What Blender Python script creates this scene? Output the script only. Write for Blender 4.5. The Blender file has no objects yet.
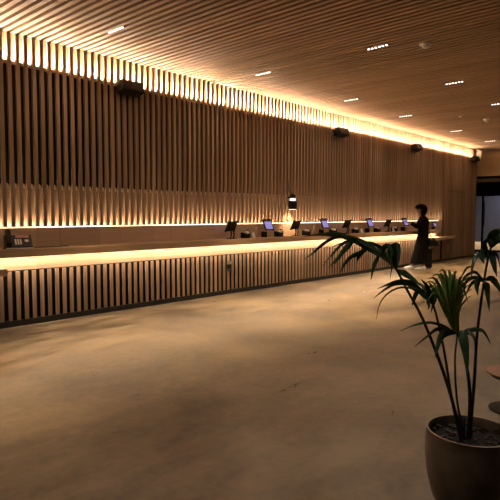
import bpy, bmesh, math, random
from mathutils import Vector, Matrix
random.seed(7)
S = bpy.context.scene
COL = S.collection
PI = math.pi

# ------------------------------------------------------------------ camera
EYE = 1.38
YAW = math.radians(42.11)
PITCH = math.radians(-3.6489)
FPX = 541.0
cam_d = bpy.data.cameras.new('camera')
cam_d.sensor_width = 36.0
cam_d.lens = FPX / 500.0 * 36.0
cam_d.clip_start = 0.05
cam_d.clip_end = 100
cam = bpy.data.objects.new('camera', cam_d)
COL.objects.link(cam)
cam.location = (0, 0, EYE)
cam.rotation_euler = (PI / 2 + PITCH, 0, YAW - PI / 2)
S.camera = cam
_f = Vector((math.cos(YAW) * math.cos(PITCH), math.sin(YAW) * math.cos(PITCH), math.sin(PITCH)))
_r = Vector((math.sin(YAW), -math.cos(YAW), 0))
_u = _r.cross(_f)

def at(x, y, d):
    """survey point: bearing read off the photograph, taken at distance d along the view axis"""
    return Vector((0, 0, EYE)) + (_f + _r * ((x - 250) / FPX) + _u * ((250 - y) / FPX)) * d

# ------------------------------------------------------------------ materials
def new_mat(name):
    m = bpy.data.materials.new(name)
    m.use_nodes = True
    nt = m.node_tree
    return m, nt, nt.nodes['Principled BSDF']

def plain(name, col, rough=0.5, metal=0.0, spec=0.5, noise=0.0, nscale=40):
    m, nt, b = new_mat(name)
    b.inputs['Roughness'].default_value = rough
    b.inputs['Metallic'].default_value = metal
    b.inputs['Specular IOR Level'].default_value = spec
    b.inputs['Base Color'].default_value = (*col, 1)
    tc = nt.nodes.new('ShaderNodeTexCoord')
    n = nt.nodes.new('ShaderNodeTexNoise')
    n.inputs['Scale'].default_value = nscale
    n.inputs['Detail'].default_value = 4
    nt.links.new(tc.outputs['Object'], n.inputs['Vector'])
    r = nt.nodes.new('ShaderNodeValToRGB')
    k = noise
    r.color_ramp.elements[0].position = 0.3
    r.color_ramp.elements[1].position = 0.7
    r.color_ramp.elements[0].color = (*[c * (1 - k) for c in col], 1)
    r.color_ramp.elements[1].color = (*[min(1, c * (1 + k)) for c in col], 1)
    nt.links.new(n.outputs['Fac'], r.inputs['Fac'])
    nt.links.new(r.outputs['Color'], b.inputs['Base Color'])
    return m

def emit(name, col, strength):
    m, nt, b = new_mat(name)
    b.inputs['Base Color'].default_value = (*col, 1)
    b.inputs['Emission Color'].default_value = (*col, 1)
    b.inputs['Emission Strength'].default_value = strength
    return m

def wood(name, a, b_, axis, pitch=0.0, paxis=0, rough=0.5, grain=1.0, spec=0.4, pvar=0.4):
    """grain runs along axis; every batten of width pitch along paxis gets its own tone"""
    m, nt, b = new_mat(name)
    b.inputs['Roughness'].default_value = rough
    b.inputs['Specular IOR Level'].default_value = spec
    N = nt.nodes.new
    L = nt.links.new
    tc = N('ShaderNodeTexCoord')
    mp = N('ShaderNodeMapping')
    sc = [38 * grain] * 3
    sc[axis] = 1.1 * grain
    mp.inputs['Scale'].default_value = sc
    L(tc.outputs['Object'], mp.inputs['Vector'])
    n = N('ShaderNodeTexNoise')
    n.inputs['Scale'].default_value = 1.0
    n.inputs['Detail'].default_value = 6
    n.inputs['Roughness'].default_value = 0.65
    n.inputs['Distortion'].default_value = 0.6
    L(mp.outputs['Vector'], n.inputs['Vector'])
    r = N('ShaderNodeValToRGB')
    r.color_ramp.elements[0].position = 0.32
    r.color_ramp.elements[1].position = 0.68
    r.color_ramp.elements[0].color = (*a, 1)
    r.color_ramp.elements[1].color = (*b_, 1)
    L(n.outputs['Fac'], r.inputs['Fac'])
    last = r.outputs['Color']
    if pitch:
        sx = N('ShaderNodeSeparateXYZ')
        L(tc.outputs['Object'], sx.inputs['Vector'])
        d = N('ShaderNodeMath'); d.operation = 'DIVIDE'
        L(sx.outputs[paxis], d.inputs[0]); d.inputs[1].default_value = pitch
        fl = N('ShaderNodeMath'); fl.operation = 'ROUND'
        L(d.outputs[0], fl.inputs[0])
        w = N('ShaderNodeTexWhiteNoise'); w.noise_dimensions = '1D'
        L(fl.outputs[0], w.inputs['W'])
        mr = N('ShaderNodeMapRange')
        mr.inputs['To Min'].default_value = 1 - pvar
        mr.inputs['To Max'].default_value = 1 + pvar
        L(w.outputs['Value'], mr.inputs['Value'])
        mx = N('ShaderNodeVectorMath'); mx.operation = 'SCALE'
        L(last, mx.inputs[0]); L(mr.outputs['Result'], mx.inputs['Scale'])
        last = mx.outputs['Vector']
    L(last, b.inputs['Base Color'])
    bp = N('ShaderNodeBump')
    bp.inputs['Strength'].default_value = 0.15
    bp.inputs['Distance'].default_value = 0.002
    L(n.outputs['Fac'], bp.inputs['Height'])
    L(bp.outputs['Normal'], b.inputs['Normal'])
    return m

def concrete(name):
    m, nt, b = new_mat(name)
    N = nt.nodes.new
    L = nt.links.new
    tc = N('ShaderNodeTexCoord')
    def nz(scale, stretch, detail, rot=0.0, dist=0.4):
        mp = N('ShaderNodeMapping')
        mp.inputs['Scale'].default_value = stretch
        mp.inputs['Rotation'].default_value = (0, 0, rot)
        L(tc.outputs['Object'], mp.inputs['Vector'])
        n = N('ShaderNodeTexNoise')
        n.inputs['Scale'].default_value = scale
        n.inputs['Detail'].default_value = detail
        n.inputs['Roughness'].default_value = 0.6
        n.inputs['Distortion'].default_value = dist
        L(mp.outputs['Vector'], n.inputs['Vector'])
        return n.outputs['Fac']
    big = nz(0.9, (1, 1, 1), 5)
    tro = nz(2.2, (0.7, 2.2, 1), 6, -0.75, 0.0)       # trowel sweeps
    fine = nz(14, (1, 1, 1), 5)
    def add(x, y, k):
        q = N('ShaderNodeMath'); q.operation = 'MULTIPLY_ADD'
        L(y, q.inputs[0]); q.inputs[1].default_value = k; L(x, q.inputs[2])
        return q.outputs[0]
    t = add(add(big, tro, 0.9), fine, 0.35)
    r = N('ShaderNodeValToRGB')
    e = r.color_ramp.elements
    e[0].position = 0.75; e[0].color = (0.046, 0.036, 0.025, 1)
    e[1].position = 1.5; e[1].color = (0.195, 0.152, 0.100, 1)
    mr = N('ShaderNodeMapRange')
    mr.inputs['From Min'].default_value = 0.92; mr.inputs['From Max'].default_value = 1.36
    L(t, mr.inputs['Value'])
    e[0].position = 0.0; e[1].position = 1.0
    L(mr.outputs['Result'], r.inputs['Fac'])
    L(r.outputs['Color'], b.inputs['Base Color'])
    rr = N('ShaderNodeMapRange')
    rr.inputs['From Min'].default_value = 0.3; rr.inputs['From Max'].default_value = 0.7
    rr.inputs['To Min'].default_value = 0.27; rr.inputs['To Max'].default_value = 0.46
    L(tro, rr.inputs['Value'])
    L(rr.outputs['Result'], b.inputs['Roughness'])
    b.inputs['Specular IOR Level'].default_value = 0.45
    return m

PITCH_S = 0.104
M = {}
M['slat'] = wood('oak_battens_upright', (0.215, 0.143, 0.090), (0.36, 0.245, 0.162), 2, PITCH_S, 0, 0.5, pvar=0.22)
M['backing'] = wood('oak_backing', (0.20, 0.132, 0.080), (0.30, 0.205, 0.130), 2, 0, 0, 0.55)
M['cove'] = wood('oak_cove_darkened', (0.11, 0.070, 0.040), (0.17, 0.112, 0.068), 2, 0, 0, 0.55)  # oak backing made darker so the cove glow fades instead of whitening out
M['fascia'] = wood('oak_fascia', (0.24, 0.16, 0.10), (0.34, 0.23, 0.15), 0, 0.94, 0, 0.5, pvar=0.1)
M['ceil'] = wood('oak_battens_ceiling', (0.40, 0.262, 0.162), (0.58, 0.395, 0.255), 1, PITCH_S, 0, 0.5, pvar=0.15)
M['counter'] = wood('oak_counter', (0.36, 0.245, 0.155), (0.49, 0.34, 0.225), 0, 0, 0, 0.42)
M['panel'] = wood('oak_panel', (0.46, 0.32, 0.215), (0.58, 0.41, 0.285), 0, 0.94, 0, 0.5, pvar=0.12)
M['black'] = plain('black_void', (0.006, 0.005, 0.005), 0.9, spec=0.1)
M['lining'] = plain('dark_brown_lining', (0.022, 0.014, 0.009), 0.9, spec=0.1)
M['plinth'] = plain('black_plinth', (0.012, 0.010, 0.009), 0.5)
M['floor'] = concrete('polished_concrete')
M['plaster'] = plain('beige_plaster', (0.72, 0.58, 0.40), 0.8, noise=0.06, nscale=3)
M['dark_wall'] = plain('brown_wall', (0.16, 0.115, 0.08), 0.8, noise=0.1, nscale=2)
M['blue_wall'] = plain('slate_wall', (0.16, 0.16, 0.19), 0.8, noise=0.06, nscale=2)
M['stone'] = plain('pale_stone', (0.55, 0.45, 0.33), 0.7, noise=0.1, nscale=6)
M['blackplastic'] = plain('black_plastic', (0.006, 0.006, 0.006), 0.6, spec=0.25, noise=0.2)
M['blackmetal'] = plain('black_metal', (0.016, 0.015, 0.015), 0.35, 0.6)
M['greyplastic'] = plain('grey_plastic', (0.035, 0.033, 0.033), 0.45)
M['silver'] = plain('brushed_metal', (0.45, 0.42, 0.40), 0.35, 0.9, noise=0.1)
M['white'] = plain('white_plastic', (0.90, 0.88, 0.85), 0.45)
M['tan'] = plain('tan_plastic', (0.48, 0.34, 0.22), 0.45)
M['lcd'] = emit('phone_display', (0.30, 0.12, 0.075), 0.15)
M['brass'] = plain('brass_clip', (0.85, 0.72, 0.52), 0.45, 0.7)
LED_COL = (1.0, 0.73, 0.49)
M['led'] = emit('led_tape', (1.0, 0.74, 0.44), 5)
M['lens'] = emit('spot_lens', (1.0, 0.86, 0.78), 4)
M['lamp_glow'] = emit('sconce_lens', (1.0, 0.74, 0.42), 3)
M['skin'] = plain('skin', (0.32, 0.18, 0.12), 0.5, noise=0.05)
M['hair'] = plain('dark_hair', (0.003, 0.0022, 0.002), 0.9, spec=0.08)
M['cloth'] = plain('black_cloth', (0.005, 0.0045, 0.005), 0.95, spec=0.1, noise=0.3, nscale=30)
M['cloth2'] = plain('black_skirt_cloth', (0.006, 0.005, 0.005), 0.95, spec=0.1, noise=0.3, nscale=30)
M['leather'] = plain('black_leather', (0.006, 0.005, 0.005), 0.6, spec=0.2)
M['shoe'] = plain('white_canvas', (0.86, 0.82, 0.76), 0.7, noise=0.04)
M['eye'] = plain('eye', (0.03, 0.02, 0.02), 0.2)
M['lip'] = plain('lip', (0.26, 0.09, 0.07), 0.4)
M['pot'] = plain('bronze_glaze', (0.18, 0.145, 0.108), 0.36, 0.2, noise=0.35, nscale=7)
M['soil'] = plain('soil', (0.010, 0.007, 0.005), 0.95, noise=0.8, nscale=45)
M['chip'] = plain('bark_chip', (0.045, 0.030, 0.02), 0.85, noise=0.4)
M['stem'] = plain('palm_stem', (0.020, 0.022, 0.012), 0.45, noise=0.3)
M['stemg'] = plain('palm_stem_green', (0.055, 0.060, 0.022), 0.45, noise=0.3)
M['leaf'] = plain('palm_leaf', (0.070, 0.130, 0.062), 0.27, noise=0.35, nscale=14)
M['leafg'] = plain('palm_leaf_young', (0.30, 0.46, 0.12), 0.40, noise=0.3, nscale=14)
M['redwood'] = wood('reddish_wood', (0.21, 0.085, 0.040), (0.30, 0.125, 0.062), 0, 0, 0, 0.4)
M['darkwood'] = plain('dark_metal_base', (0.006, 0.005, 0.004), 0.6, spec=0.2)

def screen_mat():
    """lit tablet page: lilac ground, darker panels"""
    m, nt, b = new_mat('tablet_screen')
    N = nt.nodes.new; L = nt.links.new
    tc = N('ShaderNodeTexCoord')
    br = N('ShaderNodeTexBrick')
    br.offset = 0
    br.inputs['Scale'].default_value = 14
    br.inputs['Color1'].default_value = (0.30, 0.24, 0.62, 1)
    br.inputs['Color2'].default_value = (0.20, 0.17, 0.48, 1)
    br.inputs['Mortar'].default_value = (0.42, 0.36, 0.78, 1)
    br.inputs['Mortar Size'].default_value = 0.03
    L(tc.outputs['Object'], br.inputs['Vector'])
    L(br.outputs['Color'], b.inputs['Emission Color'])
    b.inputs['Base Color'].default_value = (0.02, 0.02, 0.03, 1)
    b.inputs['Roughness'].default_value = 0.25
    b.inputs['Emission Strength'].default_value = 0.6
    return m
M['screen'] = screen_mat()

def glass_mat():
    m = bpy.data.materials.new('door_glass')
    m.use_nodes = True
    nt = m.node_tree
    nt.nodes.clear()
    o = nt.nodes.new('ShaderNodeOutputMaterial')
    t = nt.nodes.new('ShaderNodeBsdfTransparent')
    t.inputs['Color'].default_value = (0.80, 0.82, 0.86, 1)
    g = nt.nodes.new('ShaderNodeBsdfGlossy')
    g.inputs['Roughness'].default_value = 0.05
    f = nt.nodes.new('ShaderNodeFresnel')
    f.inputs['IOR'].default_value = 1.45
    mx = nt.nodes.new('ShaderNodeMixShader')
    nt.links.new(f.outputs[0], mx.inputs[0])
    nt.links.new(t.outputs[0], mx.inputs[1])
    nt.links.new(g.outputs[0], mx.inputs[2])
    nt.links.new(mx.outputs[0], o.inputs[0])
    return m
M['glass'] = glass_mat()

# ------------------------------------------------------------------ mesh helpers
class MB:
    def __init__(s):
        s.v = []; s.f = []
    def add(s, vs, fs):
        o = len(s.v)
        s.v += [tuple(p) for p in vs]
        s.f += [tuple(i + o for i in f) for f in fs]
        return s
    def box(s, x0, x1, y0, y1, z0, z1, mat=None):
        vs = [(x0, y0, z0), (x1, y0, z0), (x1, y1, z0), (x0, y1, z0), (x0, y0, z1), (x1, y0, z1), (x1, y1, z1), (x0, y1, z1)]
        if mat is not None:
            vs = [mat @ Vector(p) for p in vs]
        return s.add(vs, [(0, 3, 2, 1), (4, 5, 6, 7), (0, 1, 5, 4), (1, 2, 6, 5), (2, 3, 7, 6), (3, 0, 4, 7)])
    def prism(s, poly, z0, z1, mat=None):
        """poly counter-clockwise in xy, extruded z0..z1"""
        n = len(poly)
        vs = [(p[0], p[1], z0) for p in poly] + [(p[0], p[1], z1) for p in poly]
        if mat is not None:
            vs = [mat @ Vector(p) for p in vs]
        fs = [tuple(range(n - 1, -1, -1)), tuple(range(n, 2 * n))]
        fs += [(i, (i + 1) % n, n + (i + 1) % n, n + i) for i in range(n)]
        return s.add(vs, fs)
    def lathe(s, prof, n=32, mat=None, cap=True):
        """prof: (r, z) from bottom to top"""
        vs = []
        for r, z in prof:
            for i in range(n):
                a = 2 * PI * i / n
                p = Vector((r * math.cos(a), r * math.sin(a), z))
                vs.append(mat @ p if mat is not None else p)
        fs = []
        for k in range(len(prof) - 1):
            for i in range(n):
                j = (i + 1) % n
                fs.append((k * n + i, k * n + j, (k + 1) * n + j, (k + 1) * n + i))
        if cap:
            fs.append(tuple(range(n - 1, -1, -1)))
            fs.append(tuple((len(prof) - 1) * n + i for i in range(n)))
        return s.add(vs, fs)
    def tube(s, pts, rad, n=10):
        pts = [Vector(p) for p in pts]
        if not isinstance(rad, (list, tuple)):
            rad = [rad] * len(pts)
        vs = []
        up = Vector((0, 0, 1))
        prev = None
        for i, p in enumerate(pts):
            t = (pts[min(i + 1, len(pts) - 1)] - pts[max(i - 1, 0)]).normalized()
            if prev is None:
                x = t.cross(up)
                if x.length < 1e-3:
                    x = t.cross(Vector((1, 0, 0)))
            else:
                x = prev - t * prev.dot(t)
            x.normalize(); prev = x
            y = t.cross(x)
            for k in range(n):
                a = 2 * PI * k / n
                vs.append(p + (x * math.cos(a) + y * math.sin(a)) * rad[i])
        fs = []
        for i in range(len(pts) - 1):
            for k in range(n):
                j = (k + 1) % n
                fs.append((i * n + k, i * n + j, (i + 1) * n + j, (i + 1) * n + k))
        fs.append(tuple(range(n - 1, -1, -1)))
        fs.append(tuple((len(pts) - 1) * n + k for k in range(n)))
        return s.add(vs, fs)
    def loft(s, rings):
        n = len(rings[0])
        vs = [p for r in rings for p in r]
        fs = []
        for i in range(len(rings) - 1):
            for k in range(n):
                j = (k + 1) % n
                fs.append((i * n + k, i * n + j, (i + 1) * n + j, (i + 1) * n + k))
        fs.append(tuple(range(n - 1, -1, -1)))
        fs.append(tuple((len(rings) - 1) * n + k for k in range(n)))
        return s.add(vs, fs)
    def build(s, name, mat, parent=None, smooth=False, bevel=0.0, subsurf=0):
        me = bpy.data.meshes.new(name)
        me.from_pydata(s.v, [], s.f)
        me.validate()
        bm = bmesh.new(); bm.from_mesh(me)
        bmesh.ops.recalc_face_normals(bm, faces=bm.faces)
        bm.to_mesh(me); bm.free()
        me.materials.append(mat)
        if smooth:
            me.polygons.foreach_set('use_smooth', [True] * len(me.polygons))
            try:
                me.set_sharp_from_angle(angle=math.radians(40))
            except Exception:
                pass
        o = bpy.data.objects.new(name, me)
        COL.objects.link(o)
        if parent is not None:
            o.parent = parent
        if bevel:
            b = o.modifiers.new('bevel', 'BEVEL')
            b.width = bevel; b.segments = 2; b.limit_method = 'ANGLE'
        if subsurf:
            b = o.modifiers.new('sub', 'SUBSURF')
            b.levels = subsurf; b.render_levels = subsurf
        return o

def structure(o):
    o['kind'] = 'structure'
    return o

def tag(o, label, cat, group=None):
    o['label'] = label; o['category'] = cat
    if group:
        o['group'] = group
    return o

def thing(name, label, cat, loc=(0, 0, 0), rz=0.0, group=None):
    o = bpy.data.objects.new(name, None)
    o.empty_display_size = 0.1
    COL.objects.link(o)
    o.location = loc
    o.rotation_euler = (0, 0, rz)
    return tag(o, label, cat, group)

def copy_tree(o, parent=None):
    c = o.copy()
    COL.objects.link(c)
    if parent is not None:
        c.parent = parent
        c.matrix_parent_inverse = o.matrix_parent_inverse.copy()
    for ch in list(o.children):
        copy_tree(ch, c)
    return c

# ------------------------------------------------------------------ measured layout (metres)
WY = 6.67            # front of the battens
X_END = 18.77        # end of the batten wall
H = 3.60             # underside of ceiling battens
Z_PANEL0, Z_PANEL1 = 0.98, 1.22
Z_CLIP, Z_COVE = 1.77, 3.28
X_L = -2.5
X_GLOW = 16.0

# ------------------------------------------------------------------ floor
structure(MB().box(-4.2, 26, -4.2, 10.2, -0.1, 0).build('floor', M['floor']))

# ------------------------------------------------------------------ batten wall
b = MB()
sw, sd = 0.048, 0.034
k0, k1 = int(math.ceil(X_L / PITCH_S)), int(X_END / PITCH_S)
for k in range(k0, k1 + 1):
    x = k * PITCH_S
    if x < X_GLOW:
        b.box(x - sw / 2, x + sw / 2, WY, WY + sd, Z_PANEL1 + 0.016, H + 0.05)
    else:
        b.box(x - sw / 2, x + sw / 2, WY, WY + sd, 0.05, H + 0.05)
wall = structure(b.build('wall_left', M['slat']))
b = MB()
b.box(X_L, X_END, WY + 0.135, WY + 0.16, 1.225, Z_CLIP)
b.build('backing_board', M['backing'], wall)
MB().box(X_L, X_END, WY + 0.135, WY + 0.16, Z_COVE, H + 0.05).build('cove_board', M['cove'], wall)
b = MB()
b.box(X_L, X_END, WY + 0.16, WY + 0.2, 0.0, 3.8)
b.box(X_L, X_END, WY + 0.115, WY + 0.16, Z_CLIP, Z_COVE)
b.box(X_GLOW, X_END, WY + 0.06, WY + 0.16, 0.0, Z_CLIP)
b.build('dark_lining', M['lining'], wall)
b = MB()
b.box(X_L, X_END, WY + 0.056, WY + 0.16, Z_COVE - 0.03, Z_COVE)
b.build('cove_ledge', M['backing'], wall)
b = MB()
for k in range(k0, int(X_GLOW / PITCH_S)):
    x = (k + 0.5) * PITCH_S
    b.box(x - 0.011, x + 0.011, WY + 0.034, WY + 0.04, Z_CLIP - 0.05, Z_CLIP)
    b.box(x - 0.011, x + 0.011, WY + 0.05, WY + 0.114, Z_CLIP, Z_CLIP + 0.012)
b.build('fixing_clip', M['brass'], wall)['kind'] = 'stuff'
b = MB()
b.box(X_END, X_END + 0.05, WY, WY + 0.9, 0, Z_COVE)
b.box(X_END, X_END + 0.05, WY + 0.16, WY + 0.9, Z_COVE, H)
b.build('end_panel', M['slat'], wall)
b = MB()
b.box(X_GLOW, X_END, WY + 0.004, WY + 0.05, 0.0, 0.05)
structure(b.build('baseboard_left', M['plinth']))
# flush service door in the plain battens beyond the counter
b = MB()
b.box(16.35, 16.357, WY - 0.004, WY + 0.01, 0.05, 2.13)
b.box(17.768, 17.775, WY - 0.004, WY + 0.01, 0.05, 2.13)
b.box(16.35, 17.775, WY - 0.004, WY + 0.01, 2.123, 2.13)
d1 = structure(b.build('door_1', M['black']))
MB().box(16.45, 16.49, WY - 0.04, WY - 0.005, 0.30, 0.50).build('door_handle', M['silver'], d1, bevel=0.004)

# LED tape behind the battens: upper cove and lower ledge
def led_run(name, x0, x1, y, z, wy, energy, up, strip_t=0.006, flip=False):
    o = structure(MB().box(x0, x1, y - wy / 2, y + wy / 2, z - strip_t, z).build(name, M['led']))
    n = max(1, round((x1 - x0) / 4.0))
    for i in range(n):
        l = bpy.data.lights.new(name + '_light', 'AREA')
        l.shape = 'RECTANGLE'
        l.size = (x1 - x0) / n
        l.size_y = wy
        l.energy = energy * l.size
        l.color = LED_COL
        q = bpy.data.objects.new(name + '_light', l)
        COL.objects.link(q)
        q.parent = o
        q.location = (x0 + (i + 0.5) * (x1 - x0) / n, y, z + (0.004 if up else -strip_t - 0.004))
        q.rotation_euler = (PI if up else 0, 0, 0)
    return o
COVE_W, LEDGE_W, SHELF_W = 64.0, 4.6, 6.0
led_run('trim_1', X_L, X_END - 0.45, WY + 0.088, Z_COVE + 0.012, 0.02, COVE_W, True)
led_run('trim_2', X_L, X_GLOW - 0.02, WY + 0.105, Z_PANEL1 + 0.012, 0.03, LEDGE_W, True)

# ------------------------------------------------------------------ ceiling
b = MB()
cw = 0.056
for k in range(int(-4 / PITCH_S), int(19.2 / PITCH_S)):
    x = (k + 0.5) * PITCH_S
    b.box(x - cw / 2, x + cw / 2, -4.1, WY - 0.004, H, H + 0.10)
ceil = structure(b.build('ceiling', M['ceil']))
MB().box(-4.1, 19.2, -4.1, WY + 0.2, H + 0.16, H + 0.22).build('black_lining', M['black'], ceil)
MB().box(19.2, 26, -4.1, 10.1, 2.64, 2.72).build('lobby_ceiling', M['plaster'], ceil)
b = MB()
b.box(19.2, 19.3, -4.1, 10.1, 2.64, H - 0.02)
b.box(19.2, 19.3, -4.1, 10.1, H + 0.0, H + 0.2)
sof = structure(b.build('wall_far', M['plaster']))

# other walls of the hall (behind and to the right of the camera)
structure(MB().box(-4.2, -4.1, -4.2, 7.0, 0, 3.8).build('wall_back', M['dark_wall']))
structure(MB().box(-4.2, 26, -4.3, -4.2, 0, 3.8).build('wall_right', M['dark_wall']))
structure(MB().box(X_L - 1.8, X_L, WY, WY + 0.2, 0, 3.8).build('wall_corner', M['dark_wall']))

# ------------------------------------------------------------------ lobby beyond: glass doors, dim space behind them
XD = 21.5
b = MB()
for y in (9.3, 8.1, 7.36, 6.15, 4.95, 3.7):
    b.box(XD, XD + 0.06, y - 0.035, y + 0.035, 0, 2.64)
b.box(XD, XD + 0.06, 3.7, 9.3, 0, 0.06)
b.box(XD - 0.01, XD + 0.07, 3.7, 9.3, 2.12, 2.64)  # black head panel, added in place of the gloom behind the upper glass
d2 = structure(b.build('door_2', M['blackmetal']))
MB().box(XD + 0.025, XD + 0.035, 3.72, 9.28, 0.06, 2.12).build('pane', M['glass'], d2)
b = MB()
b.tube([(XD - 0.05, 7.28, 0.95), (XD - 0.05, 7.28, 1.9)], 0.018)
b.build('door_handle', M['blackmetal'], d2)
structure(MB().box(XD, XD + 0.1, -4.2, 3.7, 0, 2.7).build('wall_lobby', M['dark_wall']))
structure(MB().box(19.3, 26, 9.95, 10.1, 0, 2.7).build('wall_lobby_side', M['dark_wall']))
structure(MB().box(24.9, 25, -4.2, 10.1, 0, 2.7).build('wall_vestibule', M['blue_wall']))
b = MB().box(22.6, 22.8, 3.0, 9.9, 0.0, 0.30)
structure(b.build('trim_3', M['stone']))

def area(name, loc, rot, sx, sy, energy, col, parent=None):
    l = bpy.data.lights.new(name, 'AREA')
    l.shape = 'RECTANGLE'; l.size = sx; l.size_y = sy
    l.energy = energy; l.color = col
    o = bpy.data.objects.new(name, l)
    COL.objects.link(o)
    o.location = loc; o.rotation_euler = rot
    if parent is not None:
        o.parent = parent
    return o
area('vestibule_light', (24.0, 6.8, 2.6), (0, 0, 0), 0.6, 2.5, 22, (0.82, 0.80, 1.0))
area('plinth_light', (22.15, 6.6, 0.62), (0, math.radians(-60), 0), 0.05, 5.5, 30, (1.0, 0.74, 0.45))

# ------------------------------------------------------------------ counter
CF, CZ0, CZ1 = 6.26, 0.889, 0.98
XC0, XC1 = 2.73, 14.5
ct = thing('service_counter', 'long oak counter shelf with slatted front lit from beneath', 'counter', (0, 0, 0))
top = [(XC0, CF), (XC1, CF), (XC1 + 1.45, WY - 0.012), (XC0 - 1.1, WY - 0.012)]
MB().prism(top, CZ0, CZ1).build('countertop', M['counter'], ct, bevel=0.004)
b = MB()
seams = [3.62 + 0.94 * i for i in range(-6, 14)]
sx = [X_L] + [s for s in seams if X_L < s < X_GLOW] + [X_GLOW]
for i in range(len(sx) - 1):
    b.box(sx[i] + 0.003, sx[i + 1] - 0.003, WY - 0.01, WY + 0.03, CZ1, Z_PANEL1)
b.box(X_L, X_GLOW, WY - 0.004, WY + 0.13, Z_PANEL1 - 0.03, Z_PANEL1 - 0.002)
b.build('oak_panel', M['panel'], wall)
MB().box(X_L, X_GLOW, WY + 0.031, WY + 0.12, 0.06, Z_PANEL1 - 0.03).build('carcass_lining', M['black'], wall)
MB().box(X_L, X_GLOW, WY - 0.014, WY, 0.700, CZ0).build('fascia_board', M['fascia'], ct)
b = MB()
for k in range(k0, int(X_GLOW / PITCH_S)):
    x = k * PITCH_S + 0.02
    b.box(x - 0.0245, x + 0.0245, WY - 0.034, WY, 0.075, 0.688)
b.build('front_slats', M['slat'], ct)
MB().box(X_L, X_GLOW, WY - 0.017, WY, 0.075, 0.688).build('shadow_board', M['black'], ct)  # black sheet added so the gaps between the slats look shaded
MB().box(X_L, X_GLOW, WY - 0.02, WY, 0.688, 0.700).build('shadow_gap', M['plinth'], ct)
MB().box(X_L, X_GLOW, WY - 0.04, WY, 0.0, 0.075).build('plinth', M['plinth'], ct)
led = MB().box(XC0 - 0.7, XC1 + 1.0, WY - 0.115, WY - 0.085, CZ0 - 0.008, CZ0 - 0.001).build('led_strip', M['led'], ct)
for i in range(4):
    x0, x1 = XC0 - 0.7, XC1 + 1.0
    w = (x1 - x0) / 4
    area('led_strip_light', (x0 + (i + 0.5) * w, WY - 0.10, CZ0 - 0.016), (math.radians(10), 0, 0), w, 0.02, SHELF_W * w, LED_COL, led)

def ledge(label, x0, x1, ch):
    poly = [(x0, 6.3), (x1, 6.3), (x1 + ch, WY - 0.036), (x0, WY - 0.036)]
    return tag(MB().prism(poly, 0.675, 0.757).build('lowered_shelf', M['counter'], bevel=0.004), label, 'shelf')
ledge('low oak side shelf by the desk phone end of the counter', -1.5, 2.76, 0.0)
ledge('low oak side shelf at the far end, past the standing person', 14.5, 15.1, 1.9)

# small service box on the counter front
t = thing('outlet_box', 'small pale outlet box fixed to the slatted counter front', 'outlet', (6.78, WY - 0.036, 0.49))
MB().box(-0.045, 0.045, -0.03, 0, 0.035, 0.085).build('cover', M['silver'], t, bevel=0.004)
MB().box(-0.04, 0.04, -0.026, 0, -0.045, 0.035).build('socket', M['blackplastic'], t, bevel=0.003)
MB().box(-0.045, 0.045, -0.03, 0, -0.08, -0.045).build('base', M['greyplastic'], t, bevel=0.003)

# ------------------------------------------------------------------ ceiling downlights
def fixture(label):
    t = thing('downlight', label, 'ceiling light', group='six-lens linear downlights in the slatted ceiling')
    MB().box(-0.022, 0.022, -0.17, 0.17, 0.002, 0.07).build('housing', M['blackmetal'], t)
    for i in range(6):
        y = (i - 2.5) * 0.052
        mt = Matrix.Translation((0, y, 0))
        MB().lathe([(0.013, -0.005), (0.014, 0.001)], 16, mt).build('lens', M['lens'], t)
    l = bpy.data.lights.new('downlight_beam', 'SPOT')
    l.spot_size = math.radians(62); l.spot_blend = 1.0
    l.color = (1.0, 0.66, 0.33); l.energy = SPOT_E
    l.shadow_soft_size = 0.10
    q = bpy.data.objects.new('downlight_beam', l)
    COL.objects.link(q)
    q.parent = t; q.location = (0, 0, -0.03)
    l = bpy.data.lights.new('downlight_spill', 'SPOT')
    l.spot_size = math.radians(165); l.spot_blend = 0.6
    l.color = (1.0, 0.70, 0.44); l.energy = SPILL_E
    l.shadow_soft_size = 0.12
    q = bpy.data.objects.new('downlight_spill', l)
    COL.objects.link(q)
    q.parent = t; q.location = (0, 0, -0.03)
    return t
SPOT_E = 760
SPILL_E = 26
proto = None
near = {3.84: 'near the first speaker', 6.6: 'second along the row above the counter', 9.1: 'third along the row above the counter',
        11.4: 'fourth along the row above the counter', 14.4: 'fifth along the row above the counter', 17.0: 'last of the row, by the far wall',
        1.25: 'nearest the camera in the row above the counter'}
near2 = {6.6: 'beside the large smoke detector', 9.1: 'in the outer row, between two smoke detectors', 11.4: 'cut by the right edge of the picture',
         14.4: 'outer row, far end'}
added_row = {1.25: 'added unseen row, nearest the camera', 3.84: 'added unseen row, above the potted palm', 6.6: 'added unseen row, beyond the palm', 9.1: 'added unseen row, farther on'}
for Y, dic in ((5.65, near), (3.65, near2), (1.65, added_row)):
    for X, s in dic.items():
        gx = round(X / PITCH_S) * PITCH_S
        lab = 'six-lens ceiling downlight, ' + s
        if proto is None:
            proto = o = fixture(lab)
        else:
            o = copy_tree(proto)
        o['label'] = lab
        o.location = (gx, Y, H)
        for q in o.children:
            if 'beam' in q.name:               # lenses aimed at the aisle between the two inner rows
                q.rotation_euler = (math.radians({5.65: -13, 3.65: 17, 1.65: 0}[Y]), 0, 0)
        if dic is added_row:                       # unseen row, added to light the palm and the slat fronts
            for q in o.children:
                if q.type == 'LIGHT':
                    q.data = q.data.copy()
                    q.data.color = (1.0, 0.87, 0.72)
                    q.data.energy *= 0.06 if 'beam' in q.name else 1.15

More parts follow.
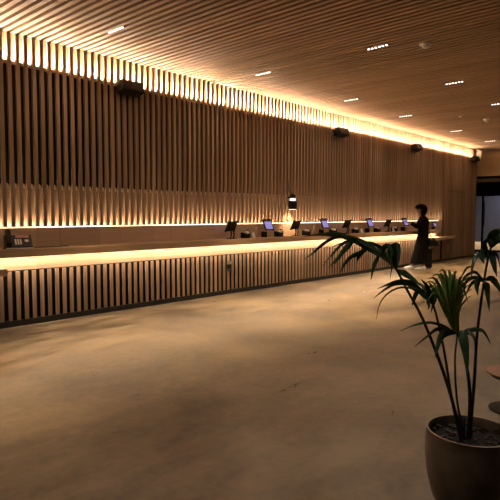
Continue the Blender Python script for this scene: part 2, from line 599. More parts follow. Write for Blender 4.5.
# smoke detectors
def detector(loc, s, label, name='smoke_detector', cat='smoke detector'):
    t = thing(name, label, cat, loc)
    MB().lathe([(0.075 * s, 0), (0.075 * s, -0.022 * s), (0.07 * s, -0.028 * s)][::-1], 28).build('base', M['white'], t, True)
    MB().lathe([(0.052 * s, -0.03 * s), (0.05 * s, -0.05 * s), (0.03 * s, -0.068 * s), (0.008 * s, -0.072 * s)][::-1], 28).build('sensor_dome', M['white'], t, True)
detector((6.81, 3.10, H), 1.0, 'large white smoke detector beside the nearest ceiling downlight')
detector((13.04, 4.42, H), 1.0, 'small distant white smoke detector between the far downlights')
detector((12.25, 4.74, H), 0.45, 'tiny sprinkler head among the far ceiling slats', 'sprinkler_head', 'sprinkler')

# ------------------------------------------------------------------ speakers under the cove
def speaker():
    t = thing('wall_speaker', '', 'speaker', group='black speakers mounted under the cove')
    R_ = Matrix.Rotation(math.radians(-16), 4, 'X')
    MB().box(-0.185, 0.185, -0.19, -0.02, -0.075, 0.075, R_).build('cabinet', M['blackplastic'], t, bevel=0.004)
    MB().box(-0.172, 0.172, -0.198, -0.191, -0.062, 0.062, R_).build('grille', M['blackmetal'], t)
    b = MB()
    b.box(-0.05, 0.05, -0.035, 0.0, -0.05, 0.10)
    b.build('bracket', M['blackmetal'], t)
    return t
sp = speaker()
for i, (x, z, lab) in enumerate(((4.70, 3.17, 'largest black wall speaker, nearest, under the glowing cove'),
                                 (10.25, 3.17, 'second black wall speaker along, above the middle of the counter'),
                                 (14.0, 3.19, 'third black wall speaker along, above the standing person'),
                                 (18.35, 3.21, 'farthest black wall speaker at the end of the slat wall'))):
    o = sp if i == 0 else copy_tree(sp)
    o['label'] = lab
    o.location = (x, WY, z)

# ------------------------------------------------------------------ wall lamp
t = thing('wall_lamp', 'black cylinder wall lamp glowing above the counter on the slats', 'lamp', (8.5, WY, 1.50))
cy = -0.12
MB().lathe([(0.085, 0.0), (0.088, 0.01), (0.088, 0.165), (0.085, 0.17)], 28, Matrix.Translation((0, cy, 0))).build('shade', M['blackmetal'], t, True)
MB().lathe([(0.05, 0.17), (0.05, 0.215)], 20, Matrix.Translation((0, cy, 0))).build('upper_lens', M['lamp_glow'], t, True)
MB().lathe([(0.055, 0.215), (0.06, 0.24), (0.05, 0.29), (0.02, 0.30)], 20, Matrix.Translation((0, cy, 0))).build('cap', M['blackplastic'], t, True)
MB().lathe([(0.07, -0.004), (0.07, 0.0)], 20, Matrix.Translation((0, cy, 0))).build('lower_lens', M['lamp_glow'], t)
b = MB(); b.box(-0.02, 0.02, cy, 0, 0.22, 0.25); b.tube([(0, cy, 0.29), (0, -0.02, 0.38), (0, 0, 0.60)], 0.006, 8)
b.build('arm', M['blackmetal'], t)
def spot(name, loc, rot, e, size, blend, col, parent):
    l = bpy.data.lights.new(name, 'SPOT')
    l.spot_size = math.radians(size); l.spot_blend = blend; l.energy = e; l.color = col; l.shadow_soft_size = 0.03
    o = bpy.data.objects.new(name, l); COL.objects.link(o)
    o.location = loc; o.rotation_euler = rot; o.parent = parent
    return o
spot('lamp_beam', (0, cy - 0.02, -0.012), (math.radians(28), 0, 0), 26, 95, 0.6, (1, 0.68, 0.36), t)

# ------------------------------------------------------------------ desk phone
t = thing('desk_phone', 'dark desk phone with lit display at the near end of counter', 'phone', (2.965, 6.46, CZ1), math.radians(-18))
t.scale = (1.18, 1.12, 1.12)
MB().prism([(-0.12, 0.0), (0.10, 0.0), (0.10, 0.10), (-0.12, 0.035)], -0.10, 0.13,
           Matrix.Rotation(PI / 2, 4, 'X') @ Matrix.Rotation(PI / 2, 4, 'Y')).build('body', M['greyplastic'], t, bevel=0.006)
def wedge(x0, x1, y0, y1, h0, h1, z0=0.0, mat=None):
    """box whose top slopes from h0 at the front (y0) to h1 at the back (y1)"""
    vs = [(x0, y0, z0), (x1, y0, z0), (x1, y1, z0), (x0, y1, z0), (x0, y0, h0), (x1, y0, h0), (x1, y1, h1), (x0, y1, h1)]
    if mat is not None:
        vs = [mat @ Vector(p) for p in vs]
    return MB().add(vs, [(0, 3, 2, 1), (4, 5, 6, 7), (0, 1, 5, 4), (1, 2, 6, 5), (2, 3, 7, 6), (3, 0, 4, 7)])
def slab_on(x0, x1, s0, s1, t, lift=0.001):
    """thin slab lying on the phone's sloping face, s = distance up the slope"""
    a = math.atan2(0.115, 0.15)
    R_ = Matrix.Translation((0, -0.10, 0.035)) @ Matrix.Rotation(a, 4, 'X')
    return MB().box(x0, x1, s0, s1, lift, lift + t, R_)
wedge(-0.13, 0.13, -0.10, 0.05, 0.035, 0.15).build('body', M['greyplastic'], t, bevel=0.006)
MB().box(-0.125, 0.135, -0.125, -0.10, 0.004, 0.016).build('front_rest', M['white'], t, bevel=0.003)
slab_on(-0.035, 0.115, 0.115, 0.18, 0.006).build('display_bezel', M['blackplastic'], t, bevel=0.002)
slab_on(-0.025, 0.105, 0.122, 0.172, 0.008).build('display', M['lcd'], t)
b = MB()
a_ = math.atan2(0.115, 0.15)
R_ = Matrix.Translation((0, -0.10, 0.035)) @ Matrix.Rotation(a_, 4, 'X')
for r_ in range(4):
    for c_ in range(3):
        b.box(-0.035 + c_ * 0.024, -0.019 + c_ * 0.024, 0.02 + r_ * 0.023, 0.034 + r_ * 0.023, 0.001, 0.008, R_)
b.build('keypad', M['white'], t)
b = MB()
for r_ in range(2):
    b.box(0.06, 0.095, 0.06 + r_ * 0.022, 0.074 + r_ * 0.022, 0.001, 0.008, R_)
b.build('function_keys', M['white'], t)
b = MB()
pts = [(-0.095, -0.10, 0.075), (-0.095, -0.08, 0.105), (-0.095, -0.02, 0.15), (-0.095, 0.03, 0.19), (-0.095, 0.055, 0.19)]
b.tube([R_ @ Vector((-0.09, s_, z_)) for s_, z_ in ((-0.005, 0.012), (0.0, 0.038), (0.05, 0.048), (0.13, 0.050), (0.19, 0.042), (0.20, 0.014))],
       [0.026, 0.028, 0.020, 0.020, 0.028, 0.026], 14)
b.build('handset', M['blackplastic'], t, True)
MB().tube([(0.02, 0.05, 0.02), (0.10, 0.09, 0.008), (0.22, 0.08, 0.005), (0.40, 0.13, 0.005), (0.55, 0.27, 0.005)], 0.004, 8).build('cord', M['blackplastic'], t, True)

# ------------------------------------------------------------------ tills: tablets on stands, printers, card stands, bottles
def tablet(lit):
    """leaning tablet in a case with flared corners; the screen faces -y"""
    t = thing('tablet_stand', '', 'tablet', group='tablets on the counter')
    R_ = Matrix.Translation((0, 0.0, 0.215)) @ Matrix.Rotation(math.radians(-24), 4, 'X')
    w, h = 0.125, 0.10
    poly = []
    cs = [(-w, -h), (w, -h), (w, h), (-w, h)]
    for i in range(4):
        (xa, ya), (xb, yb) = cs[i], cs[(i + 1) % 4]
        for q in range(8):
            u = q / 8
            sag = 0.014 * (1 - (2 * u - 1) ** 2) ** 0.6
            x, y = xa + (xb - xa) * u, ya + (yb - ya) * u
            nx, ny = (0, -math.copysign(1, ya)) if ya == yb else (-math.copysign(1, xa), 0)
            poly.append((x + nx * sag, y + ny * sag))
    Rz = R_ @ Matrix.Rotation(PI / 2, 4, 'X')
    MB().prism(poly, -0.012, 0.012, Rz).build('case', M['blackplastic'], t)
    MB().box(-0.098, 0.098, -0.0135, -0.0125, -0.074, 0.074, R_).build('screen', M['screen'], t)
    if lit:
        MB().box(-0.11, 0.11, -0.035, 0.03, 0.096, 0.124, R_).build('scanner_bar', M['blackmetal'], t, bevel=0.005)
        MB().box(-0.06, 0.06, -0.03, 0.07, 0.0, 0.09).build('stand_base', M['tan'], t, bevel=0.006)
        MB().box(-0.12, -0.062, -0.03, 0.07, 0.0, 0.105).build('side_box', M['blackplastic'], t, bevel=0.006)
    else:
        b = MB(); b.box(-0.075, 0.075, -0.05, 0.06, 0.0, 0.014)
        b.build('base_plate', M['blackmetal'], t, bevel=0.003)
        for sx_ in (-1, 1):
            MB().tube([(sx_ * 0.035, 0.01, 0.012), (sx_ * 0.035, 0.035, 0.07), (sx_ * 0.03, 0.02, 0.16)], 0.013, 10).build('leg', M['blackmetal'], t, True)
    return t
def printer():
    t = thing('receipt_printer', '', 'printer', group='receipt printers on the counter')
    wedge(-0.06, 0.06, -0.07, 0.06, 0.075, 0.105).build('body', M['blackplastic'], t, bevel=0.012)
    MB().lathe([(0.042, -0.035), (0.042, 0.035)], 22, Matrix.Translation((0.03, -0.01, 0.085)) @ Matrix.Rotation(PI / 2, 4, 'Y')).build('paper_roll', M['white'], t, True)
    MB().tube([(0.07, -0.055, 0.01), (0.07, -0.05, 0.10), (0.07, 0.0, 0.14), (0.07, 0.045, 0.10), (0.07, 0.05, 0.01)], 0.013, 10).build('lid_hoop', M['blackplastic'], t, True)
    return t
def card_stand():
    t = thing('card_stand', '', 'stand', group='white card stands on the counter')
    MB().box(-0.035, 0.035, -0.02, 0.03, 0.0, 0.012).build('foot', M['white'], t, bevel=0.002)
    MB().box(-0.033, 0.033, -0.003, 0.003, 0.004, 0.095, Matrix.Translation((0, 0.0, 0.004)) @ Matrix.Rotation(math.radians(-14), 4, 'X')).build('card', M['white'], t)
    return t
def bottle():
    t = thing('pump_bottle', '', 'bottle', group='pump bottles on the counter')
    MB().lathe([(0.030, 0.0), (0.034, 0.006), (0.034, 0.10), (0.028, 0.118), (0.013, 0.128), (0.013, 0.14)], 22).build('bottle', M['tan'], t, True)
    b = MB(); b.lathe([(0.015, 0.14), (0.015, 0.155), (0.006, 0.157), (0.006, 0.18), (0.013, 0.182), (0.013, 0.192)], 16)
    b.tube([(0, 0, 0.187), (0.0, -0.045, 0.185)], 0.006, 8)
    b.build('pump', M['white'], t, True)
    return t
CY = 6.47
units = [  # x of tablet, lit screen?, label
    (6.68, 0, 'black back of first tablet from the left, tilted on two legs'),
    (7.66, 1, 'nearest tablet with lit lilac screen, before the wall lamp'),
    (8.50, 0, 'black tablet back standing under the wall lamp'),
    (9.50, 1, 'second lilac tablet screen, just behind the palm frond tip'),
    (10.37, 0, 'black tablet back right of the palm tip, third dark one'),
    (11.38, 1, 'third lilac tablet screen along the counter'),
    (12.25, 0, 'last black tablet back before the standing person'),
    (13.20, 1, 'lilac tablet that the standing person is touching')]
pr = {1: None, 0: None}
for x, lit, lab in units:
    if pr[lit] is None:
        pr[lit] = o = tablet(lit)
    else:
        o = copy_tree(pr[lit])
    o['label'] = lab
    o.location = (x, CY, CZ1)
    o.rotation_euler = (0, 0, 0.0 if lit else PI)
t = tablet(1)
t['label'] = 'farthest lilac tablet at the end of the counter, behind the person'
t.location = (15.30, 6.58, CZ1)
t.scale = (0.72, 0.72, 0.62)
p0 = None
for x, lab in ((7.05, 'receipt printer right of the first black tablet'), (7.98, 'receipt printer right of the nearest lilac tablet'),
               (8.86, 'receipt printer between lamp tablet and second lilac tablet'), (9.83, 'receipt printer half hidden by the palm frond tip'),
               (10.74, 'receipt printer left of the third lilac tablet'), (11.74, 'receipt printer right of the third lilac tablet'),
               (12.62, 'receipt printer right of the last black tablet')):
    o = printer() if p0 is None else copy_tree(p0)
    p0 = p0 or o
    o['label'] = 'small black ' + lab
    o.location = (x, CY + 0.02, CZ1)
p0 = None
for x, lab in ((7.20, 'first black tablet and its printer'), (10.93, 'third lilac tablet, in front of it'), (12.45, 'last black tablet')):
    o = card_stand() if p0 is None else copy_tree(p0)
    p0 = p0 or o
    o['label'] = 'small white card stand beside the ' + lab
    o.location = (x, CY - 0.06, CZ1)
p0 = None
for x, lab in ((7.38, 'nearest lilac tablet'), (9.18, 'second lilac tablet')):
    o = bottle() if p0 is None else copy_tree(p0)
    p0 = p0 or o
    o['label'] = 'tan pump bottle left of the ' + lab
    o.location = (x, CY + 0.05, CZ1)

# ------------------------------------------------------------------ person at the counter
PX, PY, PR = 13.347, 6.063, math.radians(36)
per = None
def skin_obj(name, mat, verts, edges, radii, root, sub=2, parent=None):
    me = bpy.data.meshes.new(name)
    me.from_pydata([Vector(v) for v in verts], edges, [])
    me.materials.append(mat)
    o = bpy.data.objects.new(name, me)
    COL.objects.link(o)
    if parent is not None:
        o.parent = parent
    m = o.modifiers.new('skin', 'SKIN'); m.use_smooth_shade = True
    for i, r in enumerate(radii):
        d = me.skin_vertices[0].data[i]
        d.radius = r if isinstance(r, tuple) else (r, r)
        d.use_root = (i == root)
    s_ = o.modifiers.new('sub', 'SUBSURF'); s_.levels = sub; s_.render_levels = sub
    return o
V, Ed, Rd = [], [], []
def vtx(p, r, link=None):
    V.append(p); Rd.append(r)
    if link is not None:
        Ed.append((link, len(V) - 1))
    return len(V) - 1
# local frame: +y is the way the person faces, +x their right, camera sees the left side
pel = vtx((0, -0.02, 0.88), (0.15, 0.11))
wai = vtx((0, -0.02, 1.02), (0.125, 0.095), pel)
che = vtx((0, -0.02, 1.19), (0.15, 0.11), wai)
sho = vtx((0, -0.01, 1.31), (0.11, 0.08), che)
nk = vtx((0, 0.02, 1.385), 0.05, sho)
hd0 = vtx((0, 0.065, 1.45), 0.062, nk)
hd1 = vtx((0, 0.075, 1.53), 0.088, hd0)
hd2 = vtx((0, 0.07, 1.60), 0.075, hd1)
for sx_ in (-1, 1):
    lead = 0.02 if sx_ < 0 else -0.03
    s_ = vtx((sx_ * 0.165, -0.01, 1.305), 0.055, sho)
    el = vtx((sx_ * 0.20, 0.09 + lead, 1.09), 0.042, s_)
    wr = vtx((sx_ * 0.13, 0.30 + lead, 1.185), 0.027, el)
    pm = vtx((sx_ * 0.115, 0.36 + lead, 1.215), (0.034, 0.018), wr)
    for q, (dx, L_) in enumerate(((-0.027, 0.060), (-0.009, 0.072), (0.009, 0.068), (0.027, 0.052))):
        k1_ = vtx((sx_ * 0.115 + dx, 0.40 + lead, 1.228), 0.0105, pm)
        k2_ = vtx((sx_ * 0.115 + dx * 1.15, 0.40 + lead + L_ * 0.55, 1.226), 0.0092, k1_)
        vtx((sx_ * 0.115 + dx * 1.15, 0.40 + lead + L_ * 0.95, 1.204), 0.0078, k2_)
    th = vtx((sx_ * 0.115 - sx_ * 0.042, 0.365 + lead, 1.207), 0.011, wr)
    vtx((sx_ * 0.115 - sx_ * 0.055, 0.405 + lead, 1.205), 0.0088, th)
    st = 0.0 if sx_ < 0 else 0.24
    hp = vtx((sx_ * 0.085, 0.0, 0.80), 0.085, pel)
    kn = vtx((sx_ * 0.09, st * 0.5 + 0.02, 0.46), 0.056, hp)
    an = vtx((sx_ * 0.09, st - 0.03, 0.10), 0.036, kn)
    vtx((sx_ * 0.095, st + 0.06, 0.045), 0.032, an)
per = skin_obj('person', M['skin'], V, Ed, Rd, pel)
per.location = (PX, PY, 0); per.rotation_euler = (0, 0, PR)
tag(per, 'standing person in black clothes and white shoes using a counter tablet', 'person')
# face
b = MB()
b.loft([[Vector((0.013 * math.cos(a) , 0.150 + 0.008 * math.sin(a), 1.545)) for a in [2 * PI * k / 8 for k in range(8)]],
        [Vector((0.017 * math.cos(a), 0.160 + 0.016 * math.sin(a), 1.505)) for a in [2 * PI * k / 8 for k in range(8)]],
        [Vector((0.014 * math.cos(a), 0.150 + 0.006 * math.sin(a), 1.492)) for a in [2 * PI * k / 8 for k in range(8)]]])
b.build('nose', M['skin'], per, True)
for sx_ in (-1, 1):
    MB().lathe([(0.002, -0.011), (0.009, -0.007), (0.012, 0), (0.009, 0.007), (0.002, 0.011)], 12, Matrix.Translation((sx_ * 0.032, 0.146, 1.54))).build('eye', M['eye'], per, True)
MB().tube([(-0.024, 0.138, 1.468), (0, 0.15, 1.466), (0.024, 0.138, 1.468)], [0.004, 0.007, 0.004], 8).build('mouth', M['lip'], per, True)
# full rounded bob of dark hair, open towards the face
rings = []
for i in range(17):
    u = i / 16
    z = 1.37 + 0.31 * u
    prof = max(0.02, (1 - abs(2 * u - 0.98) ** 2.6)) ** 0.5
    prof = max(prof, 0.66 if u < 0.2 else 0.02)
    ring = []
    for k in range(40):
        a = 2 * PI * k / 40
        rx, ry = 0.148 * prof, 0.160 * prof
        x, y = rx * math.cos(a), 0.048 + ry * math.sin(a)
        if u < 0.62:
            lim = 0.055 + 0.03 * u
            if math.sin(a) > 0:
                y = min(y, lim)
        x += 0.004 * math.sin(9 * a + 5 * u); z_ = z + 0.004 * math.sin(6 * a)
        ring.append(Vector((x, y, z_)))
    rings.append(ring)
MB().loft(rings).build('hair', M['hair'], per, True)
def ell(cx, cy, z, rx, ry, n=36, pleat=0.0, m=0, ph=0.0):
    return [Vector((cx + rx * math.cos(a) * (1 + pleat * math.cos(m * a + ph)), cy + ry * math.sin(a) * (1 + pleat * math.cos(m * a + ph)), z))
            for a in [2 * PI * k / n for k in range(n)]]
MB().loft([ell(0, -0.02, 0.86, 0.185, 0.145), ell(0, -0.02, 0.95, 0.165, 0.13), ell(0, -0.015, 1.06, 0.165, 0.135), ell(0, -0.02, 1.18, 0.185, 0.145),
           ell(0, -0.02, 1.28, 0.19, 0.12), ell(0, -0.01, 1.335, 0.145, 0.09), ell(0, 0.0, 1.365, 0.085, 0.065), ell(0, 0.015, 1.40, 0.06, 0.058)]).build('top', M['cloth'], per, True)
for sx_ in (-1, 1):
    lead = 0.02 if sx_ < 0 else -0.03
    MB().tube([(sx_ * 0.10, -0.01, 1.325), (sx_ * 0.175, -0.01, 1.30), (sx_ * 0.20, 0.04, 1.19), (sx_ * 0.205, 0.085 + lead, 1.09), (sx_ * 0.18, 0.16 + lead, 1.10),
               (sx_ * 0.14, 0.285 + lead, 1.18)], [0.06, 0.072, 0.068, 0.066, 0.06, 0.046], 14).build('sleeve', M['cloth'], per, True)
MB().loft([ell(0, 0.075, 0.15, 0.22, 0.22, 72, 0.05, 12), ell(0, 0.055, 0.30, 0.215, 0.20, 72, 0.045, 12), ell(0, 0.02, 0.55, 0.205, 0.175, 72, 0.03, 12, 0.3),
           ell(0, -0.01, 0.78, 0.19, 0.155, 72, 0.012, 12), ell(0, -0.02, 0.95, 0.155, 0.12, 72), ell(0, -0.02, 0.985, 0.14, 0.105, 72)]).build('skirt', M['cloth2'], per, True)
for sx_ in (-1, 1):
    st = 0.0 if sx_ < 0 else 0.24
    cx = sx_ * 0.095
    rings = []
    for y, w, h in ((-0.085, 0.028, 0.05), (-0.06, 0.040, 0.095), (-0.01, 0.043, 0.10), (0.05, 0.043, 0.075), (0.11, 0.047, 0.055), (0.16, 0.042, 0.045), (0.19, 0.022, 0.03)):
        rings.append([Vector((cx + w * math.cos(a), st + y, h / 2 + h / 2 * math.sin(a))) for a in [2 * PI * k / 16 for k in range(16)]])
    sh = MB().loft(rings).build('shoe', M['shoe'], per, True)
    MB().prism([(cx - 0.044, st - 0.085), (cx + 0.044, st - 0.085), (cx + 0.05, st + 0.12), (cx + 0.022, st + 0.195), (cx - 0.022, st + 0.195), (cx - 0.05, st + 0.12)],
               0.0, 0.022).build('sole', M['white'], sh, bevel=0.004)

# shoulder bag hanging at the person's left hip, towards the back
c36, s36 = math.cos(PR), math.sin(PR)
def pl(x, y, z):
    return (PX + x * c36 - y * s36, PY + x * s36 + y * c36, z)
t = thing('shoulder_bag', 'small black shoulder bag with bright clasp hanging behind the person', 'bag', pl(-0.12, -0.245, 0.60), PR)
MB().loft([[Vector((x, y, 0.0)) for x, y in ((-0.05, -0.12), (0.05, -0.12), (0.05, 0.11), (-0.05, 0.11))],
           [Vector((x, y, 0.10)) for x, y in ((-0.055, -0.115), (0.055, -0.115), (0.055, 0.10), (-0.055, 0.10))],
           [Vector((x, y, 0.20)) for x, y in ((-0.03, -0.02), (0.03, -0.02), (0.03, 0.10), (-0.03, 0.10))]]).build('body', M['leather'], t, bevel=0.01)
MB().box(-0.065, -0.05, 0.03, 0.075, 0.15, 0.20).build('clasp', M['silver'], t, bevel=0.004)
MB().tube([(0, 0.07, 0.19), (-0.02, 0.10, 0.40), (0.0, 0.19, 0.66), (0.06, 0.24, 0.775), (0.12, 0.20, 0.70), (0.1, 0.10, 0.35), (0.02, 0.0, 0.19)], 0.008, 8).build('strap', M['leather'], t, True)
# upright black case on the floor behind the person
t = thing('cabin_case', 'upright black case standing on the floor behind the person', 'suitcase', pl(0.36, -0.215, 0), PR)
MB().box(-0.16, 0.16, -0.095, 0.095, 0.03, 0.53).build('shell', M['leather'], t, bevel=0.02)
for sx_ in (-1, 1):
    for sy_ in (-1, 1):
        MB().lathe([(0.02, -0.01), (0.02, 0.01)], 14, Matrix.Translation((sx_ * 0.12, sy_ * 0.06, 0.02)) @ Matrix.Rotation(PI / 2, 4, 'Y')).build('wheel', M['blackplastic'], t)
MB().tube([(-0.06, 0, 0.525), (-0.06, 0, 0.555), (0.06, 0, 0.555), (0.06, 0, 0.525)], 0.008, 8).build('handle', M['blackplastic'], t)

# ------------------------------------------------------------------ potted palm
PC = at(470, 433, 2.52)
PC.z = 0
palm = thing('potted_palm', 'potted palm with drooping fronds in a round bronze pot', 'potted plant', PC)
RIM = 0.385
MB().lathe([(0.125, 0.0), (0.135, 0.006), (0.165, 0.07), (0.190, 0.17), (0.199, 0.26), (0.197, 0.33), (0.193, RIM - 0.006), (0.196, RIM), (0.185, RIM), (0.180, RIM - 0.01), (0.178, 0.32), (0.16, 0.31)], 56).build('pot', M['pot'], palm, True)
b = MB()
for i in range(16):
    pass
prof = [(0.179, 0.335), (0.15, 0.342), (0.10, 0.348), (0.05, 0.352), (0.004, 0.353)]
b.lathe([(0.17, 0.312)] + prof, 40)
soil = b.build('soil', M['soil'], palm, True)
b = MB()
for i in range(70):
    a, r = random.uniform(0, 2 * PI), 0.165 * math.sqrt(random.random())
    mt = Matrix.Translation((r * math.cos(a), r * math.sin(a), 0.352)) @ Matrix.Rotation(random.uniform(0, PI), 4, 'Z') @ Matrix.Rotation(random.uniform(-.4, .4), 4, 'X')
    l, w = random.uniform(0.006, 0.017), random.uniform(0.003, 0.008)
    b.box(-l, l, -w, w, -0.003, 0.003, mt)
b.build('bark_mulch', M['chip'], soil)['kind'] = 'stuff'

def bez(pts, n):
    """smooth curve through 3-D points (Catmull-Rom)"""
    P = [Vector(p) for p in pts]
    P = [P[0] * 2 - P[1]] + P + [P[-1] * 2 - P[-2]]
    out = []
    segs = len(P) - 3
    for i in range(n + 1):
        u = i / n * segs
        k = min(int(u), segs - 1); f = u - k
        a, b_, c, d = P[k:k + 4]
        out.append(0.5 * ((2 * b_) + (c - a) * f + (2 * a - 5 * b_ + 4 * c - d) * f * f + (3 * b_ - a - 3 * c + d) * f ** 3))
    return out
def leaflet(mb, pts, w, n=12, fold=0.30, roll=0.0):
    """pleated palm leaflet: narrow base, widest a third of the way, long point"""
    c = bez(pts, n)
    side0 = None
    vs, fs = [], []
    for i, p in enumerate(c):
        t_ = (c[min(i + 1, n)] - c[max(i - 1, 0)]).normalized()
        view = _f                         # blades of this palm lie broad side across the hall
        s_ = t_.cross(Matrix.Rotation(roll, 3, t_) @ view)
        if s_.length < 1e-3:
            s_ = t_.cross(Vector((0, 0, 1)))
        s_.normalize()
        nrm = s_.cross(t_)
        u = i / n
        ww = w * 0.5 * (0.28 + 0.72 * min(1, u / 0.28)) * (1 - max(0, (u - 0.3) / 0.7) ** 1.6) + 0.0006
        vs += [p - s_ * ww + nrm * ww * fold, p, p + s_ * ww + nrm * ww * fold]
    for i in range(n):
        a = i * 3
        fs += [(a, a + 1, a + 4, a + 3), (a + 1, a + 2, a + 5, a + 4)]
    mb.add(vs, fs)
PX3 = [at]
def L3(seq, d0, d1):
    n = len(seq)
    return [at(x, y, d0 + (d1 - d0) * i / max(1, n - 1)) - PC for i, (x, y) in enumerate(seq)]
def frond(stem_px, d0, d1, r0, r1, leaves, mat_s, mat_l, base=None):
    pts = L3(stem_px, d0, d1)
    if base is not None:
        pts[0] = Vector(base)
    c = bez(pts, 28)
    fr = MB().tube(c, [r0 + (r1 - r0) * i / 28 for i in range(29)], 8).build('frond', mat_s, palm, True)
    b = MB()
    for lf in leaves:
        seq, da, db, w = lf[:4]
        leaflet(b, L3(seq, da, db), w, roll=lf[4] if len(lf) > 4 else random.uniform(-0.5, 0.5))
    b.build('leaflets', mat_l, fr, True)
    return fr
# frond reaching left over the counter
A_ = [([(388, 262), (372, 248), (350, 238), (325, 234.5), (303, 236.5)], 2.64, 2.72, 0.030),
      ([(378, 256), (362, 245), (345, 236), (330, 233), (318, 235)], 2.64, 2.66, 0.024),
      ([(352, 240), (338, 237), (325, 243), (312, 254), (303, 260)], 2.68, 2.60, 0.020),
      ([(356, 242), (348, 241), (340, 246), (329, 258), (322, 266)], 2.67, 2.70, 0.013),
      ([(353, 240), (347, 246), (338, 258), (328, 268)], 2.67, 2.60, 0.022),
      ([(354, 241), (349, 247), (340, 257), (334, 265)], 2.67, 2.75, 0.014),
      ([(369, 247), (362, 252), (350, 258), (343, 267), (340, 273)], 2.66, 2.58, 0.022),
      ([(368, 247), (364, 250), (359, 257), (356, 263)], 2.66, 2.70, 0.024),
      ([(374, 250), (366, 245), (352, 242), (340, 244), (332, 247)], 2.66, 2.72, 0.014),
      ([(381, 252), (376, 262), (373, 270), (371, 280)], 2.65, 2.60, 0.022),
      ([(384, 256), (379, 247), (371, 243), (364, 242)], 2.65, 2.72, 0.020),
      ([(386, 259), (383, 249), (378, 246), (373, 244)], 2.65, 2.60, 0.020),
      ([(392, 266), (384, 254), (385, 247), (389, 246), (392, 253), (390, 264)], 2.63, 2.58, 0.026, 0.2),
      ([(395, 268), (391, 254), (394, 246), (398, 246), (399, 256), (397, 269)], 2.63, 2.57, 0.030, 0.2),
      ([(394, 267), (390, 258), (390, 249), (394, 247)], 2.63, 2.67, 0.036, 0.0),
      ([(396, 268), (396, 258), (396, 250), (398, 246)], 2.63, 2.60, 0.034, 0.1),
      ([(390, 262), (392, 267), (391, 273), (390, 280)], 2.63, 2.64, 0.006),
      ([(397, 270), (404, 273), (413, 279), (422, 287)], 2.63, 2.56, 0.030, 0.0),
      ([(362, 245), (356, 240), (349, 239), (343, 240)], 2.66, 2.62, 0.016)]
frond([(463, 441), (446, 380), (424, 322), (406, 288), (396, 269), (385, 257), (368, 247), (352, 239), (335, 236)], 2.50, 2.68, 0.0085, 0.0028, A_, M['stem'], M['leaf'])
# lower left frond
B_ = [([(421, 289), (410, 283), (396, 282), (377, 289)], 2.42, 2.34, 0.024),
      ([(424, 291), (412, 285), (396, 284), (383, 291), (373, 299)], 2.42, 2.36, 0.016),
      ([(420, 293), (410, 288), (398, 288), (386, 295), (379, 306), (376.5, 319)], 2.42, 2.36, 0.008),
      ([(419, 290), (416, 294), (414, 300), (412, 306)], 2.42, 2.44, 0.020),
      ([(426, 296), (418, 290), (408, 284), (398, 280)], 2.42, 2.46, 0.026, 0.1),
      ([(431, 302), (424, 294), (415, 287), (405, 283)], 2.42, 2.48, 0.030, 0.2),
      ([(432, 304), (428, 296), (424, 287), (419, 282)], 2.42, 2.52, 0.028),
      ([(433, 305), (431, 296), (427, 286), (421, 279)], 2.42, 2.38, 0.026),
      ([(434, 305), (435, 298), (433, 288), (428, 281)], 2.42, 2.45, 0.022),
      ([(428, 298), (428, 302), (429, 306), (428, 310)], 2.42, 2.42, 0.014),
      ([(433, 303), (433, 306), (432, 309), (431, 313)], 2.42, 2.42, 0.010)]
frond([(461, 441), (452, 400), (443, 345), (433, 304), (424, 292), (412, 285)], 2.47, 2.42, 0.0075, 0.0025, B_, M['stem'], M['leaf'])
# young upright fan in the middle
C_ = []
for i, (x1, y1, x2, y2, x3, y3, w_) in enumerate((
        (444, 308, 432, 287, 420, 292, .019), (445, 307, 434, 283, 424, 283, .019), (446, 305, 436, 280, 427, 279, .019), (447, 306, 438, 283, 431, 290, .015),
        (448, 303, 440, 276, 432, 276, .019), (449, 303, 442, 275, 437, 280, .019), (450, 302, 445, 272, 438, 272, .019), (451, 302, 447, 275, 443, 284, .015),
        (452, 302, 450, 273, 447, 271, .019), (453, 302, 452, 275, 451, 285, .019), (454, 303, 455, 274, 457, 273, .019), (456, 304, 457, 279, 458, 291, .015),
        (457, 305, 460, 280, 463, 277, .019), (458, 306, 462, 286, 466, 282, .019), (459, 307, 464, 290, 470, 284, .017), (459, 309, 465, 294, 472, 289, .013),
        (459, 312, 465, 301, 472, 295, .013), (458, 306, 462, 283, 471, 276, .015), (458, 305, 463, 281, 477, 279, .015), (446, 310, 435, 293, 427, 301, .013))):
    d = 2.45 + 0.07 * math.sin(i * 1.9)
    C_.append(([(457 + (i - 9) * 0.25, 334), (x1, y1), (x2, y2), (x3, y3)], 2.47, d, w_, random.uniform(-0.6, 0.6)))
frond([(465, 441), (457, 400), (455, 360), (457, 335), (455, 310), (452, 290)], 2.50, 2.47, 0.0060, 0.0022, C_, M['stemg'], M['leafg'])
# drooping lower blades of the middle frond
C2 = [([(456, 334), (446, 327), (430, 322.5), (415, 325), (400, 331)], 2.47, 2.38, 0.012),
      ([(455, 334), (446, 330), (437, 329.5), (428, 336), (414, 347)], 2.46, 2.36, 0.020),
      ([(456, 333), (446, 333), (440, 340), (435, 358)], 2.46, 2.33, 0.040, 0.0),
      ([(458, 333), (463, 336), (466, 352), (468, 376)], 2.46, 2.36, 0.048, 0.0),
      ([(459, 334), (470, 330), (482, 330), (488, 338), (491, 345)], 2.46, 2.40, 0.020),
      ([(461, 334), (470, 333), (475, 340), (475, 355)], 2.46, 2.38, 0.020),
      ([(462, 333), (468, 331), (474, 330), (480, 330)], 2.46, 2.50, 0.022)]
frond([(468, 441), (470, 400), (467, 368), (460, 340), (457, 333)], 2.50, 2.46, 0.0095, 0.005, C2, M['stem'], M['leaf'])
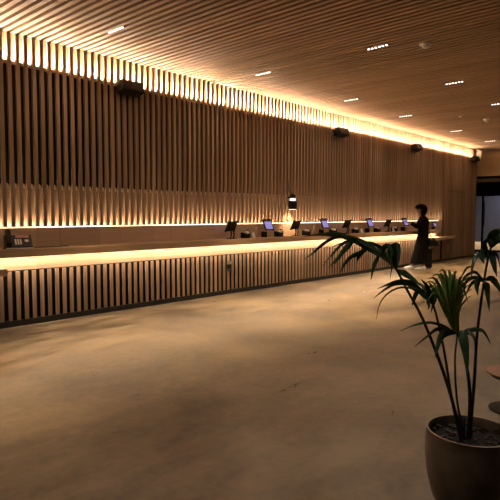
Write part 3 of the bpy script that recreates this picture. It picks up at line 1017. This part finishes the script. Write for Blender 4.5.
# tall right frond
D_ = [([(487, 259), (480, 254), (475, 257), (472, 268), (471, 280)], 2.46, 2.40, 0.022, 0.9),
      ([(488, 257), (484, 252), (482, 257), (484, 264)], 2.46, 2.40, 0.036, 0.2),
      ([(489, 253), (486, 245), (489, 241), (494, 244)], 2.46, 2.42, 0.040, 0.6),
      ([(490, 250), (493, 258), (495, 268), (497, 277)], 2.46, 2.42, 0.030, 0.0),
      ([(491, 247), (493, 238), (497, 232), (503, 230)], 2.46, 2.40, 0.050, 0.0),
      ([(491, 248), (497, 241), (503, 242), (508, 252)], 2.46, 2.38, 0.045, 0.2),
      ([(488, 256), (492, 252), (498, 256), (500, 268)], 2.46, 2.52, 0.022),
      ([(473, 266), (467, 268), (463, 274), (459, 279)], 2.45, 2.44, 0.008),
      ([(484, 281), (479, 279), (477, 286), (478, 296)], 2.47, 2.40, 0.032, 0.1),
      ([(485, 281), (487, 284), (488, 296), (489.5, 312)], 2.47, 2.40, 0.030, 0.0),
      ([(485, 280), (492, 279), (498, 286), (503, 297)], 2.47, 2.40, 0.030, 0.1),
      ([(484, 280), (476, 277), (468, 280), (464, 288), (468, 302)], 2.47, 2.42, 0.016, 0.4),
      ([(484, 281), (476, 281), (470, 286), (466, 296)], 2.47, 2.44, 0.016),
      ([(483, 279), (475, 272), (466, 276), (460, 284)], 2.47, 2.42, 0.014)]
frond([(469, 441), (474, 385), (477, 335), (483, 288), (488, 258), (492, 245)], 2.52, 2.46, 0.0085, 0.0035, D_, M['stem'], M['leaf'])
for dx_, dy_, h_ in ((0.005, 0.04, 0.06), (0.03, 0.03, 0.09), (0.045, 0.0, 0.05)):
    MB().tube([(dx_ - 0.02, dy_, 0.345), (dx_ - 0.025, dy_, 0.345 + h_)], [0.005, 0.0015], 6).build('cut_stub', M['stem'], palm)

# ------------------------------------------------------------------ low round table at the right edge
TE = at(488, 372, 3.83)
tc_ = TE + _r * 0.19
t = thing('side_table', 'low round reddish wooden side table on a dark pedestal', 'table', (tc_.x, tc_.y, 0))
TZ = TE.z
MB().lathe([(0.165, TZ - 0.022), (0.186, TZ - 0.012), (0.19, TZ - 0.005), (0.187, TZ)], 48).build('tabletop', M['redwood'], t, True)
MB().lathe([(0.155, TZ - 0.036), (0.165, TZ - 0.022)], 40).build('underframe', M['darkwood'], t, True)
MB().lathe([(0.024, 0.014), (0.024, TZ - 0.03)], 24).build('pedestal', M['darkwood'], t, True)
MB().lathe([(0.165, 0.0), (0.165, 0.008), (0.03, 0.018)], 40).build('base', M['darkwood'], t, True)  # foot disc kept near black to stand for the shadow under the table

# ------------------------------------------------------------------ world and output
w = bpy.data.worlds.new('night')
S.world = w
w.use_nodes = True
w.node_tree.nodes['Background'].inputs['Color'].default_value = (0.010, 0.010, 0.014, 1)
w.node_tree.nodes['Background'].inputs['Strength'].default_value = 1.0
S.view_settings.view_transform = 'Standard'
S.view_settings.look = 'None'
S.view_settings.exposure = 0.6
S.view_settings.gamma = 1.0
S.view_settings.use_curve_mapping = False
S.cycles.use_denoising = True
S.cycles.max_bounces = 10
S.cycles.diffuse_bounces = 6
S.cycles.sample_clamp_indirect = 6.0
